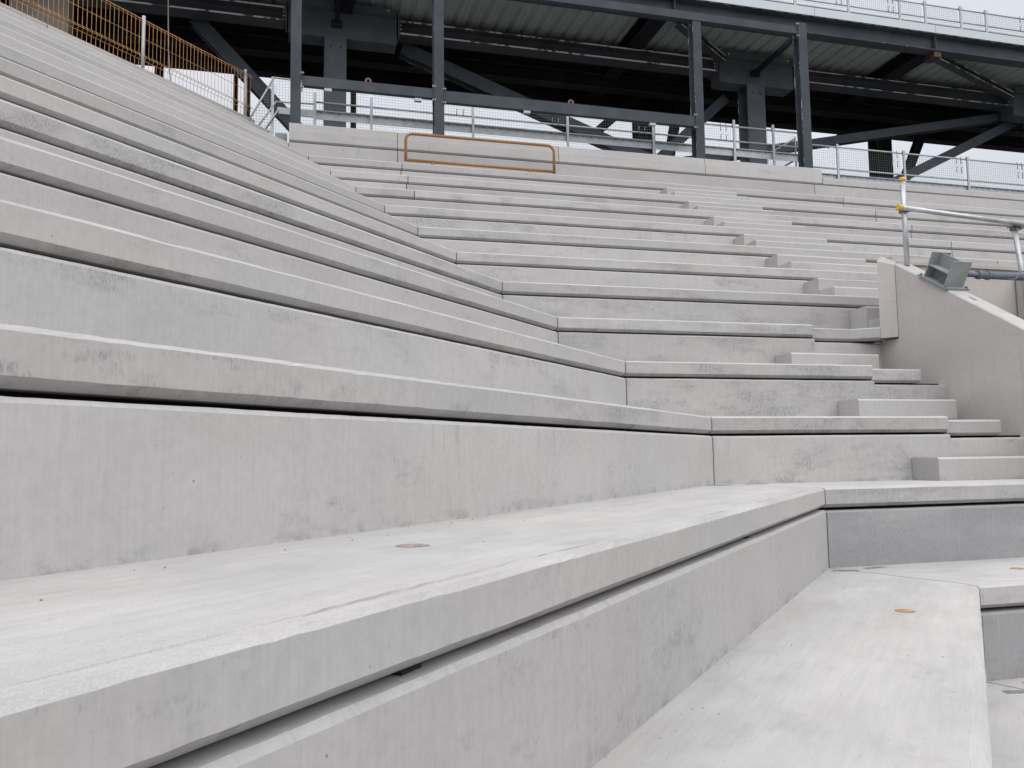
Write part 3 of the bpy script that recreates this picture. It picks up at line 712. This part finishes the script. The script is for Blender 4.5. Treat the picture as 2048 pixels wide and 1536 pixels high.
# ------------------------------------------------------------------ upper floor: deck, fascia, edge beam
og = (5.0, 1.0, 9.05)
uf = FL('upper_floor', *og, 'upper floor with ribbed metal deck underneath and a pale galvanised edge', 'upper floor')
mm = fm(*og)
u = -10.5; pts = []
while u < 26:
    pts += [(u, 9.092), (u + 0.030, 9.045), (u + 0.10, 9.045), (u + 0.105, 9.052), (u + 0.122, 9.052), (u + 0.127, 9.045), (u + 0.205, 9.045), (u + 0.235, 9.092)]
    u += 0.30
ya, yb = 0.93, 5.35
va = [mm.v((x, ya, z)) for x, z in pts]; vb = [mm.v((x, yb, z)) for x, z in pts]
ta = [mm.v((pts[0][0], ya, 9.19)), mm.v((pts[-1][0], ya, 9.19))]; tb = [mm.v((pts[0][0], yb, 9.19)), mm.v((pts[-1][0], yb, 9.19))]
for i in range(len(pts) - 1): mm.face([va[i], va[i + 1], vb[i + 1], vb[i]])
mm.face([ta[0], ta[1], tb[1], tb[0]]); mm.face(va + [ta[1], ta[0]]); mm.face(vb + [tb[1], tb[0]])
mm.face([va[0], ta[0], tb[0], vb[0]]); mm.face([va[-1], ta[1], tb[1], vb[-1]])
mm.build('ribbed_deck', DECK, uf)
x = -10.5
while x < 26:
    mm = fm(*og); mm.box(x + .004, x + 2.996, 0.900, 0.925, 9.03, 9.205); mm.build('fascia', GALVB, uf); x += 3.0
mm = fm(*og); mm.box(-10.5, 26, 3.0, 4.95, 8.93, 8.96); mm.build('added_shade_board', DARK, uf)  # added dark board standing in for the shade under the rear deck bay
mm = fm(*og); mm.ibeam((-10.5, 1.10, 8.86), (26, 1.10, 8.86), 0.36, 0.26, 0.022, 0.014); mm.build('edge_beam', [STEEL, DARKE], uf)
for uu in (7.35, 13.55):
    mm = fm(*og); mm.box(uu, uu + .02, 0.975, 1.09, 8.70, 9.02); mm.build('stiffener', STEEL, uf)
mm = fm(*og); mm.box(13.52, 13.70, 1.0, 1.30, 8.55, 8.675); mm.build('red_oxide_bracket', plain('red_oxide', (0.055, 0.024, 0.02), 0.7, 0.4, 12), uf)
e = FL('concourse_floor', 5, 3, 5.0); mm = MB((5, 3, 5.0)); mm.box(-14.0, 32, 0.82, 16.0, 4.85, 5.0)  # run far back out of view to keep ground light off the soffits
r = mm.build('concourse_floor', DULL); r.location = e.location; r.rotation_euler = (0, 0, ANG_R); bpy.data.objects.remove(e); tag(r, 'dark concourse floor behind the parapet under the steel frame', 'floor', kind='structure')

# ------------------------------------------------------------------ guard rails with mesh
def meshpanel(mm, u0, u1, d, z0, z1, pitch=0.05, r=0.0013):
    x = u0
    while x <= u1: mm.box(x - r, x + r, d - r, d + r, z0, z1); x += pitch
    z = z0
    while z <= z1: mm.box(u0, u1, d + r, d + 3 * r, z - r, z + r); z += pitch
def guard(name, lab, us, d, zb, zt, rails, toe, mz, tops=None, hooks=True, postw=0.045, ext=0.0):
    og = (us[0], d, zb); e = FL(name, *og, lab, 'guard rail', 'galvanised guard rails with mesh infill')
    for i, u in enumerate(us):
        t = zt if not tops else tops[i]
        mm = fm(*og); mm.box(u - postw / 2, u + postw / 2, d - .012, d + .018, zb, t); mm.box(u - postw / 2 - .008, u + postw / 2 + .008, d - .02, d + .03, rails[0] - .03, rails[0] + .03)
        mm.build('post', GALV, e)
    for z in rails:
        mm = fm(*og); mm.tube((us[0] - ext, d + .03, z), (us[-1] + ext, d + .03, z), 0.017, 8); mm.build('handrail', GALV, e)
    if toe:
        mm = fm(*og); mm.box(us[0] - ext, us[-1] + ext, d + .035, d + .045, toe[0], toe[1]); mm.box(us[0] - ext, us[-1] + ext, d - .005, d + .035, toe[1] - .012, toe[1])
        tb_ = mm.build('toe_board', GALV, e)
        x = us[0] + .1; mm = fm(*og)
        while x < us[-1]:
            mm.tube((x, d + .030, toe[1] - .03), (x, d + .0345, toe[1] - .03), 0.010, 8); x += 0.16
        mm.build('fixing_hole', RUB, tb_)
    for a, b in zip(us, us[1:]):
        mm = fm(*og); meshpanel(mm, a + .03, b - .03, d + .055, mz[0], mz[1]); mp_ = mm.build('mesh_panel', MESHM, e)
        if hooks and b - a > 1.0:
            for uu in (b - .30, b - .18):
                mm = fm(*og); mm.path([(uu, d - .004, rails[0] + .03), (uu, d - .012, rails[0] - .02), (uu, d - .012, rails[0] - .13)], 0.008, 6)
                mm.path([(uu + .03, d - .012, rails[0] - .20), (uu, d - .012, rails[0] - .20), (uu, d - .012, rails[0] - .33)], 0.008, 6); mm.build('mesh_hook', COUP, mp_)
    return e
guard('guard_rail', 'galvanised mesh guard rail behind the parapet, seen below the dark low rail', [0.42, 1.38, 3.20, 5.0, 6.73, 8.46, 9.33, 9.93], 0.80, 5.02, 6.45, [6.44, 6.14], (5.84, 5.99), (5.42, 6.44), [6.3, 6.3, 6.44, 6.33, 6.35, 6.56, 6.54, 6.42])
guard('guard_rail', 'galvanised mesh guard rail to the right of the parapet, above the topmost step', [9.98, 10.80, 12.41, 14.02, 15.63, 17.2], 0.80, 5.02, 6.27, [6.22, 5.76], (5.30, 5.64), (5.64, 6.22))
guard('guard_rail', 'galvanised mesh guard rail on the upper floor edge at top right', [8.85, 10.11, 11.4, 12.69, 13.35, 14.29, 14.97, 16.2, 17.5], 1.0, 9.195, 9.79, [9.73, 9.435], (9.20, 9.30), (9.30, 9.73), hooks=True, postw=0.055)
# scaffold tie behind (double tube ends seen through the mesh)
# corner stair rail at the left end
og = (-0.25, 0.8, 5.9)
sg = FL('stair_rail', *og, 'sloping galvanised stair rail with mesh at the inner corner, left of the first dark post', 'guard rail')
for q_ in ((-0.26, 6.49, 6.47, -0.75, 5.52), (-0.22, 6.07, 6.09, -0.58, 5.5)):
    mm = fm(*og); mm.tube((q_[0], .8, q_[1]), (0.40, .8, q_[2]), 0.017, 8); mm.build('handrail', GALV, sg)
    mm = fm(*og); mm.tube((q_[0], .8, q_[1]), (q_[3], .8, q_[4]), 0.017, 8); mm.build('sloping_handrail', GALV, sg)
mm = fm(*og); mm.hexa([(-.20, .78, 5.86), (.40, .78, 5.85), (.40, .81, 5.85), (-.20, .81, 5.86), (-.20, .78, 5.97), (.40, .78, 5.97), (.40, .81, 5.97), (-.20, .81, 5.97)])
mm.bar((-.18, .8, 5.92), (-.47, .8, 5.45), 0.02, 0.10, (0, -1, 0)); mm.build('toe_board', GALV, sg)
mm = fm(*og); meshpanel(mm, -0.22, 0.40, .83, 5.45, 6.47)
for k in range(14):
    t = k * 0.05
    mm.bar((-0.27 - t * .0, .815, 6.45 - t), (-0.72 + t * .42, .815, 5.56), 0.004, 0.004) if k < 1 else None
k = 0.0
while k < 0.47:
    mm.box(-0.27 - k, -0.266 - k, .82, .824, 5.5, 6.47 - k * 1.98); k += 0.045
k = 0.05
while k < 0.9:
    mm.box(-0.27 - (0.97 - k) * 0.505 if k < .97 else -.3, -0.22, .825, .829, 5.5 + k - .002, 5.5 + k + .002); k += 0.05
mm.build('mesh_panel', MESHM, sg)
mm = fm(*og); mm.box(-0.30, -0.255, .79, .82, 5.3, 6.5); mm.build('post', GALV, sg)

og = (9.95, 0.95, 6.0)
sg2 = FL('stair_rail', *og, 'sloping galvanised stair rail between the right T-column and the fourth dark post', 'guard rail')
for a_, b_ in (((9.93, .95, 6.37), (9.20, .95, 5.93)), ((9.93, .95, 5.93), (9.12, .95, 5.45)), ((9.93, .95, 5.76), (9.32, .95, 5.40))):
    mm = fm(*og); mm.tube(a_, b_, 0.018, 8); mm.build('sloping_handrail', GALV, sg2)
mm = fm(*og); mm.box(9.915, 9.945, .94, .96, 5.05, 6.40); mm.build('post', GALV, sg2)
mm = fm(*og); k = 0.0
while k < 0.72:
    mm.box(9.90 - k, 9.9035 - k, .955, .9585, 5.92 - k * .59, 6.35 - k * .60); k += 0.05
for h in range(8):
    mm.bar((9.91, .96, 6.33 - h * .055), (9.2, .96, 5.905 - h * .055), 0.0035, 0.0035)
mm.build('mesh_panel', MESHM, sg2)

# ------------------------------------------------------------------ orange mesh fence along the top of the left bank
p14 = P(14); fo = p14 + NLv * 0.10
fe = empty('mesh_fence', fo, ANG_L, 'orange welded mesh fence along the top of the left bank', 'fence')
HF = 0.86
def fy(z):
    for zc in (0.22, 0.66):
        if abs(z - zc) < 0.045: return -0.035 * (1 - abs(z - zc) / 0.045)
    return 0.0
def fencepanel(x0, x1):
    mm = MB(); x = x0; zs = [-0.12, 0.175, 0.22, 0.265, 0.80, 0.835, HF]
    while x <= x1:
        pr = [(x, fy(z) if z < .8 else (0 if z < .82 else (.0 if z < .84 else .035)), z) for z in zs]
        for a, b in zip(pr, pr[1:]): mm.tube(a, b, 0.0036, 5, False)
        x += 0.072
    for z, y in ((-.06, .006), (.05, .006), (.175, .006), (.22, -.03), (.265, .006), (.53, .006), (.80, .006), (.835, .006), (HF, .035)):
        mm.tube((x0, y, z), (x1, y, z), 0.0036, 5, False)
    return mm.build('mesh_panel', ORANGE, fe)
fencepanel(-2.20, 0.02); fencepanel(-4.75, -2.235); fencepanel(-7.3, -4.79)
for x in (-2.215, -0.135, -4.77):
    mm = MB(); mm.tube((x, 0.02, -0.10), (x, 0.02, 0.905), 0.027, 12); mm.build('post', GALV, fe)
mm = MB(); mm.box(-0.06, 0.0, .03, .06, -0.1, 0.80); mm.build('dark_upright', DARK, fe)
# rope
o = FL('rope', -2.08, 1.6, 7.0); mm = MB(); mm.path([(-.02, 0, 1.9), (-.0, 0, 1.0), (.02, 0, .2), (.09, 0, -.75), (.11, 0, -1.3)], 0.010, 6)
r = mm.build('hanging_rope', ROPE); r.location = o.location; r.rotation_euler = (0, 0, ANG_R); bpy.data.objects.remove(o); tag(r, 'thin rope hanging in front of the dark beams beside the orange fence', 'rope')
# core wall
o = FL('core_wall', -4.4, 2.2, 5.0); mm = MB((-4.4, 2.2, 5.0)); mm.box(-4.75, -3.82, 2.2, 2.6, 5.0, 8.42)
r = mm.build('core_wall', plain('brown_board', (0.18, 0.162, 0.142), 0.9, 0.15, 2.0)); r.location = o.location; r.rotation_euler = (0, 0, ANG_R); bpy.data.objects.remove(o); tag(r, 'brownish concrete wall panel behind the orange fence at upper left', 'wall')
# stair landing corner: small steel stack behind parapet end
o = FL('steel_angle', -0.2, 0.4, 5.0, 'grey steel seat angle with a rusty bolt beside the parapet end', 'steel angle')
mm = MB(); mm.box(-0.02, 0.17, -.1, .25, 0.12, 0.33); mm.build('angle_plate', GREYG, o)
mm = MB(); mm.box(-0.12, 0.16, -.18, -.1, 0.05, 0.16); mm.build('rusty_pad', RED, o)
mm = MB(); mm.tube((-.09, -.14, .16), (-.09, -.14, .32), 0.016, 8); mm.build('bolt', GALV, o)

# ------------------------------------------------------------------ ground
mm = MB(); s = 600
mm.face([mm.v((-s, -s, 0)), mm.v((s, -s, 0)), mm.v((s, s, 0)), mm.v((-s, s, 0))])
g = mm.build('ground', APRON, None, None, True); tag(g, 'grey compacted ground at the foot of the terraces', 'ground', kind='structure')

# ------------------------------------------------------------------ sky and light
EL, AZ = 62.0, 162.0                          # sun behind the camera, veiled by cloud
wd = bpy.data.worlds.new('World'); S.world = wd; wd.use_nodes = True
t = wd.node_tree; bg = t.nodes['Background']
sk = t.nodes.new('ShaderNodeTexSky'); sk.sky_type = 'NISHITA'; sk.sun_disc = False
sk.sun_elevation = rad(EL); sk.sun_rotation = rad(AZ); sk.dust_density = 4.0
tc = t.nodes.new('ShaderNodeTexCoord'); nz = t.nodes.new('ShaderNodeTexNoise'); nz.inputs['Scale'].default_value = 2.2; nz.inputs['Detail'].default_value = 5
mp = t.nodes.new('ShaderNodeMapping'); mp.inputs['Scale'].default_value = (1, 1, 2.5)
t.links.new(tc.outputs['Generated'], mp.inputs[0]); t.links.new(mp.outputs[0], nz.inputs['Vector'])
cr = t.nodes.new('ShaderNodeMapRange'); cr.inputs[1].default_value = 0.3; cr.inputs[2].default_value = 0.7; cr.inputs[3].default_value = 0.89; cr.inputs[4].default_value = 1.06
t.links.new(nz.outputs[0], cr.inputs[0])
cm = t.nodes.new('ShaderNodeMix'); cm.data_type = 'RGBA'; cm.blend_type = 'MULTIPLY'; cm.inputs[0].default_value = 1.0
SKYV = 4.4
cm.inputs[6].default_value = (0.90 * SKYV, 0.93 * SKYV, 1.0 * SKYV, 1)
cc = t.nodes.new('ShaderNodeCombineColor')
for i in range(3): t.links.new(cr.outputs[0], cc.inputs[i])
t.links.new(cc.outputs[0], cm.inputs[7])
mx = t.nodes.new('ShaderNodeMix'); mx.data_type = 'RGBA'; mx.inputs[0].default_value = 0.94
t.links.new(sk.outputs[0], mx.inputs[6]); t.links.new(cm.outputs[2], mx.inputs[7])
t.links.new(mx.outputs[2], bg.inputs['Color']); bg.inputs['Strength'].default_value = 0.10
su = bpy.data.lights.new('sun', 'SUN'); su.energy = 1.5; su.angle = rad(110); su.color = (1.0, 0.985, 0.965)
so = bpy.data.objects.new('sun', su); COL.objects.link(so)
dv_ = Vector((math.sin(rad(AZ)) * math.cos(rad(EL)), math.cos(rad(AZ)) * math.cos(rad(EL)), math.sin(rad(EL))))
so.rotation_euler = dv_.to_track_quat('Z', 'Y').to_euler(); so.location = dv_ * 40

# ------------------------------------------------------------------ camera
PITCH, ROLL = rad(5.0438), rad(-0.798)
fw = Vector((0, math.cos(PITCH), math.sin(PITCH))); u0 = Vector((0, -math.sin(PITCH), math.cos(PITCH))); r0 = Vector((1, 0, 0))
rt = r0 * math.cos(ROLL) + u0 * math.sin(ROLL); upv = -r0 * math.sin(ROLL) + u0 * math.cos(ROLL)
cd = bpy.data.cameras.new('camera'); cam = bpy.data.objects.new('camera', cd); COL.objects.link(cam)
cd.sensor_fit = 'HORIZONTAL'; cd.sensor_width = 36.0; cd.lens = 36.0 * 1648.15 / 2048.0; cd.clip_start = 0.05; cd.clip_end = 3000
mt = Matrix((rt, upv, -fw)).transposed().to_4x4(); mt.translation = Vector((0, 0, ZC)); cam.matrix_world = mt
S.camera = cam
S.view_settings.view_transform = 'Standard'; S.view_settings.look = 'None'; S.view_settings.gamma = 1.0
S.view_settings.use_curve_mapping = False; S.view_settings.exposure = 1.03
S.cycles.max_bounces = 8; S.cycles.diffuse_bounces = 5
